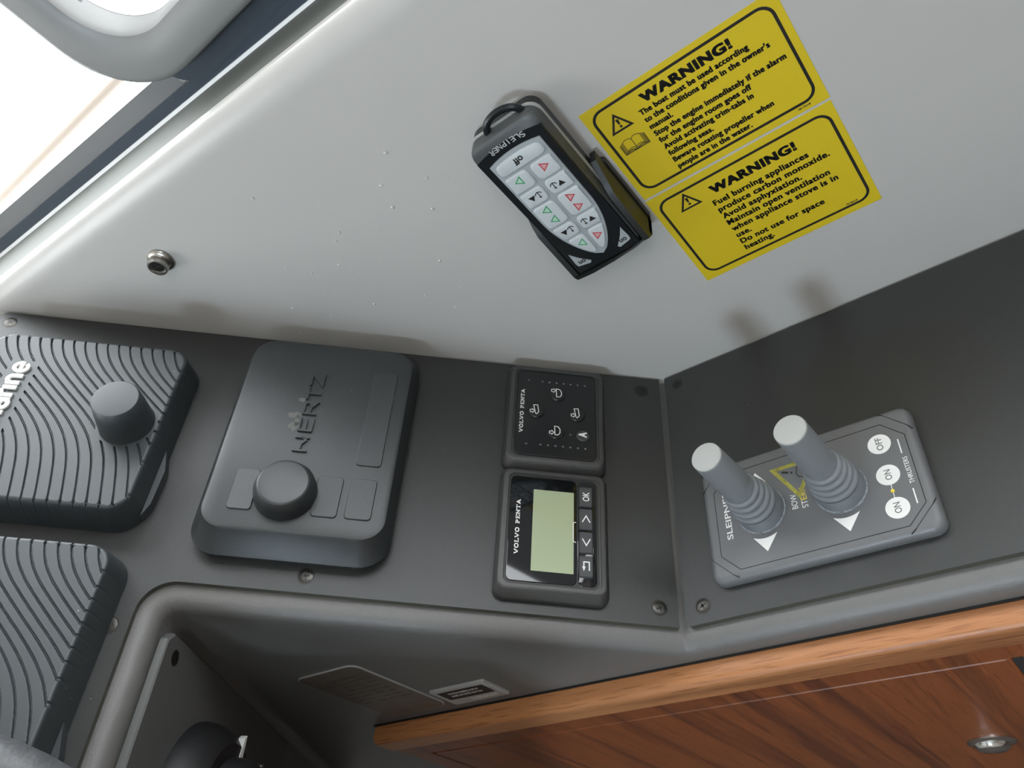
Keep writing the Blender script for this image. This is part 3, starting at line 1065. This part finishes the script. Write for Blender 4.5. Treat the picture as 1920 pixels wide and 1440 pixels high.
def build_display_gauge():
    H = 9.0
    root, cx, cs = gauge_body('engine_display', -172, -87.5, 41.5, 107, H,
                              'square gauge with pale green screen and four side keys')
    o = lambda x, s: (x - cx, s - cs)
    a, b = o(-164.1, 48.8), o(-95.6, 101)
    F = H - 0.3
    MB().prism(rrect(a[0] - 0.9, b[0] + 0.9, a[1] - 0.9, b[1] + 0.9, 4.4), H - 1.6, H - 0.75).build('recess', 'black', root)
    d = o(0, 60.6)[1]
    slab(MB(), a[0] + 0.4, b[0] - 0.4, d + 0.3, b[1] - 0.4, (0.6, 0.6, 0.6, 0.6) and 3.2, [(0, H - 1.2), (0, F - 0.3), (0.35, F)]).build('glass_face', 'glossblack', root)
    slab(MB(), a[0] + 0.4, b[0] - 0.4, a[1] + 0.4, d - 0.3, 3.2, [(0, H - 1.2), (0, F - 0.5), (0.35, F - 0.25)]).build('key_strip', 'glossblack', root)
    l0, l1 = o(-156.9, 62.6), o(-104.5, 86.8)
    MB().prism(rrect(l0[0], l1[0], l0[1], l1[1], 0.4), F, F + 0.04).build('screen', 'lcd', root)
    slab_word(MB(), 'VOLVO PENTA', -147.6 - cx, 94.3 - cs, 35.3, 2.35, F, F + 0.06).build('lettering', 'white', root)
    q0, q1 = o(-137.2, 61.3), o(-124, 62.8)
    MB().stroke([(q0[0], q0[1]), (q0[0] + 0.7, q1[1] + 0.05), (q1[0] - 0.7, q1[1] + 0.05), (q1[0], q0[1])], 0.42, F, F + 0.07).build('bracket_mark', 'white', root)
    # key_rows, from the lower end: back, down, up, OK
    rows = [(-158.2, -145.4, 'back'), (-143.6, -130.2, '<'), (-128.6, -115.0, '>'), (-113.4, -100.2, 'OK')]
    for x0, x1, k in rows:
        p0, p1 = o(x0, 51.6), o(x1, 59.3)
        kb = slab(MB(), p0[0], p1[0], p0[1], p1[1], 0.8, [(-0.3, F - 0.5), (0, F + 0.6), (0.4, F + 1.0)]).build('key', 'key', root)
        mx, my = (p0[0] + p1[0]) / 2, (p0[1] + p1[1]) / 2
        Z0, Z1 = F + 1.0, F + 1.07
        mb = MB()
        if k == 'OK':
            mb.text('OK', mx - 3.1, my - 1.9, cap=3.8, width=6.2, h0=Z0, h1=Z1, bold=0.012)
        elif k == 'back':
            mb.stroke([(mx - 2.6, my - 1.6), (mx + 2.6, my - 1.6), (mx + 2.6, my + 1.5), (mx - 0.6, my + 1.5)], 0.65, Z0, Z1)
            mb.prism([(mx - 3.1, my + 1.5), (mx - 0.2, my + 2.5), (mx - 0.2, my + 0.5)], Z0, Z1)
        elif k == '<':
            mb.stroke([(mx + 2.2, my + 2.3), (mx - 2.0, my), (mx + 2.2, my - 2.3)], 0.65, Z0, Z1)
        else:
            mb.stroke([(mx - 2.2, my + 2.3), (mx + 2.0, my), (mx - 2.2, my - 2.3)], 0.65, Z0, Z1)
        mb.build('key_mark', 'white', kb)


# ------------------------------------------------------------------ twin joystick unit
def build_thruster():
    H = 8.0
    cx, cy = -126.0, -83.5
    root = empty('joystick_panel', FB @ T(cx, cy))
    tag(root, 'grey twin joystick control unit with white on and off dots', 'control panel')
    o = lambda x, y: (x - cx, y - cy)
    x0, x1, y0, y1 = -162.5 - cx, -89.5 - cx, -143.5 - cy, -23.5 - cy
    slab(MB(), x0, x1, y0, y1, 6, [(0.6, 0), (0, 1.0), (0, 4.0), (0.5, 5.8), (1.6, 7.2), (3.0, 7.85), (4.2, H)]).build('base', 'thr', root)
    a = o(-157.4, -138.0); b = o(-97.6, -31.0); c = 10.0
    octo = [(a[0] + c, a[1]), (b[0] - c, a[1]), (b[0], a[1] + c), (b[0], b[1] - c), (b[0] - c, b[1]), (a[0] + c, b[1]), (a[0], b[1] - c), (a[0], a[1] + c)]
    MB().stroke(octo, 0.45, H, H + 0.05, closed=True).build('border_line', 'black', root)
    # loose corner caps
    for sx, sy in ((1, 1), (1, -1), (-1, 1), (-1, -1)):
        ex, ey = (x1 if sx > 0 else x0), (y1 if sy > 0 else y0)
        k = 14.5
        mb = MB()
        mb.stroke([(ex - sx * (k + 1.5), ey - sy * 0.9), (ex - sx * (k - 1.5), ey - sy * 3.2), (ex - sx * 3.2, ey - sy * (k - 1.5)), (ex - sx * 0.9, ey - sy * (k + 1.5))], 0.4, H - 0.6, H + 0.05)
        mb.build('corner_joint', 'black', root)
    for (x, y, txt, w) in ((-109, -125.1, 'OFF', 7.6), (-127.7, -125, 'ON', 5.8), (-146.6, -125, 'ON', 5.8)):
        p = o(x, y)
        d = MB().prism(circle(p[0], p[1], 5.75, 40), H, H + 0.25).build('dot', 'white', root)
        MB().text(txt, p[0] - w / 2, p[1] - 1.55, cap=3.1, width=w, h0=H + 0.25, h1=H + 0.32, bold=0.008).build('dot_lettering', 'thr', d)
    p, q = o(-133.4, -125), o(-140.9, -125)
    MB().stroke([p, q], 0.35, H, H + 0.06).build('link_line', 'white', root)
    m = o(-137, -125)
    MB().lathe([(1.0, H), (0.9, H + 0.4)], m, 14).build('link_bead', 'yellowprint', root)
    MB().text('SLEIPNER', o(-138.7, 0)[0], o(0, -39.3)[1], cap=3.3, width=31, h0=H, h1=H + 0.06, bold=0.01).build('maker_lettering', 'white', root)
    MB().text('BOW', o(-131.6, 0)[0], o(0, -77.6)[1], cap=3.2, width=8.8, h0=H, h1=H + 0.06).build('bow_lettering', 'white', root)
    MB().text('ST', o(-132.4, 0)[0], o(0, -83.0)[1], cap=3.2, width=4.4, h0=H, h1=H + 0.06).build('stern_lettering', 'white', root)
    MB().text('THRUSTERS', o(-135.7, 0)[0], o(0, -135.9)[1], cap=2.2, width=15.4, h0=H, h1=H + 0.06).build('function_lettering', 'white', root)
    for xa, xb in ((-109.3, -117.9), (-138.5, -146.9)):
        MB().stroke([o(xa, -134.2), o(xb, -134.2)], 0.6, H, H + 0.06).build('bracket_line', 'white', root)
    for ch, lx in (('E', -127.6), ('R', -125.0), ('N', -122.2)):
        MB().text(ch, o(lx, 0)[0], o(0, -83.0)[1], cap=3.2, width=2.1, h0=H, h1=H + 0.06).build('letter', 'yellowprint', root)
    # worn warning triangle
    w = MB().stroke([o(-104.8, -67.6), o(-124.2, -79.6), o(-104.6, -90.5)], 2.2, H, H + 0.08, closed=True).build('worn_triangle', 'faded', root)
    g = MB()
    g.stroke([o(-107.4, -72.4), o(-108.8, -76.0)], 1.2, H, H + 0.08)
    g.stroke([o(-109.2, -77.2), o(-109.5, -78.2)], 1.2, H, H + 0.08)
    g.stroke([o(-107, -81), o(-111, -80.2), o(-113.5, -81.5), o(-113.5, -84.5), o(-107, -84.5)], 0.5, H, H + 0.08, closed=True)
    g.build('worn_marks', 'black', w)
    for jx, jy in ((-126.8, -57.5), (-127.8, -100.9)):
        c0 = o(jx, jy)
        jb = empty('joystick', Matrix.Identity(4))
        jb.parent = root
        jb.matrix_local = T(c0[0], c0[1], H)
        MB().lathe([(13.9, 0), (13.9, 0.7), (13.0, 1.0)], (0, 0), 48).build('grime_ring', 'grime', jb)
        prof = [(13.1, 0.6), (13.3, 2.2), (13.2, 5), (12.9, 10)]
        for k, (rr, hh) in enumerate(((13.1, 11.6), (12.3, 16.2), (11.3, 20.8), (10.3, 25.2))):
            for a in range(-3, 4):
                an = math.radians(a * 30)
                prof.append((rr - 2.1 + 2.1 * math.cos(an), hh + 2.0 * math.sin(an)))
            prof.append((rr - 3.2, hh + 2.3))
        prof += [(8.9, 28.2), (8.7, 30), (8.2, 33), (7.8, 36), (7.6, 38)]
        MB().lathe(prof, (0, 0), 48).build('boot', 'boot', jb)
        MB().lathe([(7.4, 32.6), (8.5, 33.2), (8.7, 35), (8.5, 47), (8.2, 61), (8.05, 63.2)], (0, 0), 44).build('handle', 'shaft', jb)
        MB().lathe([(8.1, 62.8), (8.05, 63.8), (7.6, 64.2), (4, 64.3)], (0, 0), 44).build('cap', 'cap', jb)
        # printed arrow beneath, pointing to the cabin centre
        cy_ = c0[1] + 0.2
        for sg in (-1, 1):
            pts = []
            for i in range(9):
                yy = -6.8 + 13.6 * i / 8
                pts.append((c0[0] + sg * (14.9 + 1.7 * (1 - (yy / 6.8) ** 2)), cy_ + yy))
            pts.append((c0[0] + sg * 24.4, cy_))
            MB().prism(pts, H, H + 0.07).build('arrow_mark', 'white', root)


# ------------------------------------------------------------------ stickers
def build_stickers():
    def sticker(name, x0, x1, z0, z1, label):
        root = empty(name, FW @ T((x0 + x1) / 2, (z0 + z1) / 2))
        tag(root, label, 'sticker', 'yellow warning stickers')
        cx, cz = (x0 + x1) / 2, (z0 + z1) / 2
        MB().prism([(x0 - cx, z0 - cz), (x1 - cx, z0 - cz), (x1 - cx, z1 - cz), (x0 - cx, z1 - cz)], 0.02, 0.18).build('backing', 'yellow', root)
        return root, cx, cz
    h0, h1 = 0.18, 0.24

    def triangle(mb, ax, az, bx0, bx1, bz, cx, cz):
        mb.stroke([(bx0 + 1.0 - cx, bz + 0.6 - cz), (bx1 - 1.0 - cx, bz + 0.6 - cz), (ax - cx, az - 1.2 - cz)], 1.15, h0, h1, closed=True)
        mx = ax - cx
        mb.prism([(mx - 0.85, az - 4.0 - cz), (mx - 0.45, az - 7.2 - cz), (mx + 0.45, az - 7.2 - cz), (mx + 0.85, az - 4.0 - cz)], h0, h1)
        mb.prism(circle(mx, az - 8.5 - cz, 0.75, 14), h0, h1)

    # upper
    r, cx, cz = sticker('warning_sticker', 70.0, 172.3, 137.9, 201.3, 'yellow warning sticker with a book symbol, above the carbon monoxide one')
    MB().stroke(rrect(74 - cx, 168 - cx, 142.6 - cz, 197.4 - cz, 6.2), 1.5, h0, h1, closed=True).build('border', 'black', r)
    MB().text('WARNING!', 100 - cx, 188.4 - cz, width=46.5, cap=4.9, h0=h0, h1=h1, bold=0.015, spacing=1.1, strike=0.42).build('heading', 'black', r)
    t = MB()
    lines = ['The boat must be used according', 'to the conditions given in the owner\'s', 'manual.', 'Stop the engine immediately if the alarm',
             'for the engine room goes off', 'Avoid activating trim-tabs in', 'following seas.', 'Beware rotating propeller when', 'people are in the water.']
    v, _ = glyphs(lines[3], 0.012, 1.1)
    sx = 68.6 / (max(p[0] for p in v) - min(p[0] for p in v))
    for i, s in enumerate(lines):
        v, _ = glyphs(s, 0.012, 1.1)
        w = (max(p[0] for p in v) - min(p[0] for p in v)) * sx
        t.text(s, 95.4 - cx, 183.1 - 4.75 * i - cz, width=w, cap=2.95, h0=h0, h1=h1, bold=0.012, spacing=1.1, strike=0.2)
    t.text('1817018', 157.5 - cx, 139.9 - cz, width=6.2, cap=1.0, h0=h0, h1=h1, bold=0.03)
    t.build('lettering', 'black', r)
    mb = MB()
    triangle(mb, 84.2, 192.6, 77.6, 90.4, 181.6, cx, cz)
    mb.build('warning_symbol', 'black', r)
    b = MB()
    bx, bz = 84.3 - cx, 172.4 - cz

    def S(pts, w=0.35):
        b.stroke([(bx + x, bz + z) for x, z in pts], w, h0, h1)
    for sg in (-1, 1):
        S([(0, 2.6), (sg * 1.2, 3.6), (sg * 3.2, 3.7), (sg * 5.0, 2.9), (sg * 5.0, -2.9), (sg * 3.2, -2.1), (sg * 1.2, -2.2), (0, -3.2)])
        S([(sg * 5.4, 2.6), (sg * 5.7, 2.6), (sg * 5.7, -3.4), (sg * 3.0, -2.9), (0, -3.7)])
        S([(sg * 6.1, 2.2), (sg * 6.3, 2.2), (sg * 6.3, -3.9), (sg * 3.0, -3.5), (0, -4.2)])
        S([(sg * 6.7, 1.8), (sg * 6.9, 1.8), (sg * 6.9, -4.4), (sg * 2.0, -4.3), (0, -4.5)], 0.5)
    S([(0, 2.6), (0, -3.2)])
    b.build('book_symbol', 'black', r)

    # lower
    r, cx, cz = sticker('warning_sticker', 69.4, 171.9, 64.6, 136.4, 'yellow warning sticker about fuel burning appliances, nearest the joysticks')
    MB().stroke(rrect(73.6 - cx, 168 - cx, 69.6 - cz, 131.4 - cz, 6.2), 1.5, h0, h1, closed=True).build('border', 'black', r)
    MB().text('WARNING!', 101.6 - cx, 120.0 - cz, width=46.5, cap=5.2, h0=h0, h1=h1, bold=0.015, spacing=1.1, strike=0.42).build('heading', 'black', r)
    t = MB()
    lines = ['Fuel burning appliances', 'produce carbon monoxide.', 'Avoid asphyxiation.', 'Maintain open ventilation',
             'when appliance stove is in', 'use.', 'Do not use for space', 'heating.']
    v, _ = glyphs(lines[1], 0.012, 1.1)
    sx = 61.2 / (max(p[0] for p in v) - min(p[0] for p in v))
    for i, s in enumerate(lines):
        v, _ = glyphs(s, 0.012, 1.1)
        w = (max(p[0] for p in v) - min(p[0] for p in v)) * sx
        t.text(s, 98.9 - cx, 112.2 - 5.48 * i - cz, width=w, cap=3.55, h0=h0, h1=h1, bold=0.012, spacing=1.1, strike=0.2)
    t.text('1818018', 155.2 - cx, 71.0 - cz, width=6.2, cap=1.0, h0=h0, h1=h1, bold=0.03)
    t.build('lettering', 'black', r)
    mb = MB()
    triangle(mb, 88.4, 130.0, 81.8, 94.8, 118.6, cx, cz)
    mb.build('warning_symbol', 'black', r)


# ------------------------------------------------------------------ remote control and its holder
def build_remote():
    F0 = FW @ T(42.4, 137.6)
    hold = empty('remote_holder', F0)
    tag(hold, 'black plastic wall holder gripping the lower half of the remote control', 'holder')
    mb = MB()
    mb.prism(rrect(-25.5, 25.5, -11, 38, 3), 0.1, 4)
    mb.build('back_plate', 'holder', hold)
    for sg in (-1, 1):
        w = MB()
        xa, xb = (21.3, 24.6) if sg > 0 else (-24.6, -21.3)
        prof = [(-11, 4), (45 if sg > 0 else 40, 4), (44 if sg > 0 else 39, 11), (33, 17), (27, 20.5), (-7, 22.5), (-11, 16)]
        w.loft([[(xa, y, h) for y, h in prof], [(xb, y, h) for y, h in prof]])
        w.build('side_wall', 'holder', hold)
    MB().loft([[(x, -11, h) for x, h in ((-24.6, 4), (24.6, 4), (24.6, 15), (14, 19), (0, 21), (-14, 22), (-24.6, 21))],
               [(x, -7.4, h) for x, h in ((-24.6, 4), (24.6, 4), (24.6, 19), (14, 22), (0, 23), (-14, 23.4), (-24.6, 22.4))]]).build('bottom_lip', 'holder', hold)

    rc = empty('remote_control', F0)
    tag(rc, 'black handheld remote with silver keypad hung upside down on the cabin side', 'remote control')
    # body in two shells with a pale seam band
    def outline(i):
        return rrect(-20.9 + i, 20.9 - i, -7 + i, 91.2 - i, (7 - i * .5, 7 - i * .5, 5, 5), 8)
    MB().loft([[(x, y, h) for x, y in outline(i)] for i, h in ((1.5, 4.2), (0.2, 6), (0.2, 12.5))]).build('back_shell', 'blackplastic', rc)
    MB().loft([[(x, y, h) for x, y in outline(i)] for i, h in ((-0.3, 12.5), (-0.3, 14.6))]).build('seam_band', 'pale_grey', rc)
    MB().loft([[(x, y, h) for x, y in outline(i)] for i, h in ((0.2, 14.6), (0.2, 20.5), (0.8, 22), (2.4, 23))]).build('front_shell', 'greyblack', rc)
    # darker face with curved upper edge
    face = [(-19.8, -5.5), (19.8, -5.5)]
    for i in range(13):
        u = 19.8 - 39.6 * i / 12
        face.append((u, 83.2 + 2.6 * (1 - (u / 19.8) ** 2)))
    MB().loft([[(x, y, 22.4) for x, y in face], [(x * 0.985, y, 23.6) for x, y in face]]).build('face', 'blackplastic', rc)
    # lanyard loop
    lp = []
    for i in range(15):
        a = math.pi * i / 14
        lp.append((3.5 + 10.4 * math.cos(a), 90.5 + 6.6 * math.sin(a), 16.5))
    MB().tube(lp, 1.9, 10).build('lanyard_loop', 'blackplastic', rc)
    # keypad: boat shaped, tip downwards

    def half(v, W=15.6):
        if v >= 36:
            return W
        t = max(0.0, v) / 36
        return W * math.sin(math.pi / 2 * t) ** 0.62
    pts = []
    for v in np.linspace(0, 36, 17):
        pts.append((half(v), v))
    pts += [(15.6, 78.5)]
    for i in range(1, 8):
        u = 15.6 - 31.2 * i / 8
        pts.append((u, 78.5 + 2.2 * (1 - (u / 15.6) ** 2)))
    pts += [(-15.6, 78.5)]
    for v in np.linspace(36, 0, 17)[:-1]:
        pts.append((-half(v), v))
    MB().loft([[(x, y, 23.5) for x, y in pts], [(x * 0.985, y, 24.1) for x, y in pts]]).build('keypad', 'pad', rc)
    K0, K1 = 24.0, 25.2

    def key(v0, v1, side, ins=1.7):
        """half-width key between v0 and v1, following the boat outline"""
        out = []
        g = 1.0
        if side == 0:
            base = [(13.8, v0), (13.8, v1 - 0.4), (7, v1 + 0.8), (0, v1 + 1.2), (-7, v1 + 0.8), (-13.8, v1 - 0.4), (-13.8, v0)]
            out = base
        else:
            for v in np.linspace(v0, v1, 8):
                out.append((side * max(g + 0.6, half(v) - ins), v))
            out += [(side * g, v1), (side * g, v0)]
        out = soften(out, 1.5)
        cx = sum(p[0] for p in out) / len(out)
        cy = sum(p[1] for p in out) / len(out)
        sh = lambda k: [(cx + (x - cx) * k, cy + (y - cy) * k) for x, y in out]
        return MB().loft([[(x, y, K0) for x, y in out], [(x, y, K1 - 0.4) for x, y in sh(0.98)], [(x, y, K1 - 0.1) for x, y in sh(0.94)], [(x, y, K1) for x, y in sh(0.88)]]) \
            .build('key', 'padkey', rc)
    P0, P1 = K1, K1 + 0.06

    def tri(k, x, y, red):
        d = 1 if red else -1
        p = [(x + 2.0 * d, y), (x - 1.7 * d, y + 2.3), (x - 1.7 * d, y - 2.3)]
        MB().prism(p, P0, P0 + 0.03).build('arrow_fill', 'redfill' if red else 'greenfill', k)
        MB().stroke(p, 0.55, P0, P1, closed=True).build('arrow', 'red' if red else 'green', k)

    def anchor(k, x, y, up):
        m = MB()
        d = 1 if up else -1
        tx, ax = x + 2.2 * d, x - 1.9 * d
        m.prism([(tx - 2.0 * d, y - 1.5 * d), (tx + 2.0 * d, y - 1.5 * d), (tx, y + 1.7 * d)], P0, P1)
        m.stroke([(ax, y - 1.9), (ax, y + 2.1)], 0.5, P0, P1)
        m.stroke([(ax - 1.9, y + 0.7), (ax - 1.2, y + 1.7), (ax, y + 2.1), (ax + 1.2, y + 1.7), (ax + 1.9, y + 0.7)], 0.5, P0, P1)
        m.stroke([(ax - 0.8, y - 1.2), (ax + 0.8, y - 1.2)], 0.4, P0, P1)
        m.build('anchor_symbol', 'black', k)
    k = key(70.2, 77.2, 0)
    MB().text('off', 2.4, 76.2, width=5.6, cap=3.6, h0=P0, h1=P1, bold=0.03, rot=math.pi).build('key_lettering', 'black', k)
    rows = [(57.8, 68.6, 'tri'), (47.0, 56.6, 'anchor'), (30.0, 45.8, 'double'), (19.6, 28.8, 'anchor'), (3.8, 18.4, 'tri')]
    for v0, v1, kind in rows:
        for side in (-1, 1):
            k = key(v0, v1, side)
            my = (v0 + v1) / 2
            if kind == 'tri':
                tri(k, side * (8.0 if v0 > 30 else 5.2), 64.4 if v0 > 30 else 13.2, side > 0)
            elif kind == 'double':
                tri(k, side * 7.8, 41.8, side > 0)
                tri(k, side * 7.8, 34.6, side > 0)
            else:
                anchor(k, side * (6.6 if v0 > 30 else 6.2), my, side > 0)
    # angled "on" keys either side of the tip
    for sg in (-1, 1):
        p = [(sg * 8.6, -0.8), (sg * 9.6, -2.0), (sg * 16.8, -0.4), (sg * 17.2, 2.0), (sg * 16.6, 9.6), (sg * 13.4, 4.6)]
        kk = MB().prism(p, 23.4, 24.1).build('on_key', 'pad', rc)
        MB().text('on', sg * 13.2 + 2.4, 2.6, width=4.4, cap=3.0, h0=24.1, h1=24.16, bold=0.03, rot=math.pi).build('key_lettering', 'black', kk)
    # curved maker's lettering, upside down
    t = MB()
    word = 'SLEIPNER'
    for i, ch in enumerate(word):
        u = 9.0 - 18.0 * i / (len(word) - 1)
        yy = 85.3 - 0.010 * u * u
        t.text(ch, u + (0.3 if ch == 'I' else 1.12), yy + 1.1, width=(0.6 if ch == 'I' else 2.25), cap=2.9, h0=23.6, h1=23.66, bold=0.01, rot=math.pi + 0.02 * u)
    t.build('lettering', 'grey_text', rc)


M['greyblack'] = mat('grey_black_plastic', (0.055, 0.058, 0.058), 0.45, bump=0.2, bscale=1500)


def build_stud():
    b = empty('snap_stud', FW @ T(-191, 274))
    tag(b, 'small round steel stud screwed into the bare white cabin side', 'stud')
    MB().lathe([(8.2, 0), (8.2, 1.2), (7.4, 2.2), (6.2, 2.6), (5.7, 3.4), (6.2, 5.2), (6.4, 6.6), (6.0, 7.6), (5.0, 7.8), (4.6, 6.6), (1, 5.8)], (0, 0), 40).build('body', 'steel', b)
    MB().lathe([(4.5, 6.0), (3.8, 6.9), (1, 7.0)], (0, 0), 28).build('screw_head', 'darksteel', b)
    MB().stroke([(-2.4, 0.6), (2.4, -0.6)], 0.8, 6.6, 7.08).build('slot', 'black', b)


def build_crumbs():
    random.seed(11)
    mb = MB()
    for i in range(46):
        # dried spray, denser between the stud and the remote
        y = random.gauss(75, 38)
        z = random.gauss(190, 34)
        if -y > 12 or z < 125:
            continue
        r = 0.35 + 0.75 * random.random() ** 2
        a = random.random() * 3
        n = 8
        rings = []
        for k, (q, h) in enumerate(((1.0, 0.0), (0.9, 0.45), (0.5, 0.75))):
            rings.append([(-y + r * q * (1.0 + 0.5 * math.cos(2 * t)) * math.cos(t + a), z + r * q * math.sin(t + a), 0.02 + h * r)
                          for t in [2 * math.pi * m / n for m in range(n)]])
        mb.loft(rings)
    o = mb.build('dried_spray', 'crumb', None, FW)
    tag(o, 'tiny raised specks of dried spray on the bare cabin side', 'specks', kind='stuff')


def build_outside():
    r = MB().tube([(450, 1500, 343), (450, 770, 328), (450, 459, 321.7), (450, -900, 294)], 5.5, 12).build('deck_rail', 'beige')
    tag(r, 'pale beige rail running outside beyond the side window glass', 'rail')


build_setting()
build_console()
build_panels()
build_cabinet()
ribbed_cover(-148.5, -38.0, 309.5, 424, 22.0, 0.0, 413.4 - 6.85, 'slate grey ribbed cover with white raised lettering, next to the white cabin side', True)
ribbed_cover(-320.0, -172.5, 306.5, 421, 22.0, -134.5, 360.7, 'slate grey ribbed cover beside the recess, under the steering wheel rim', False, 380)
build_audio_cover()
build_trim_gauge()
build_display_gauge()
build_thruster()
build_stickers()
build_remote()
build_stud()
build_crumbs()
build_outside()
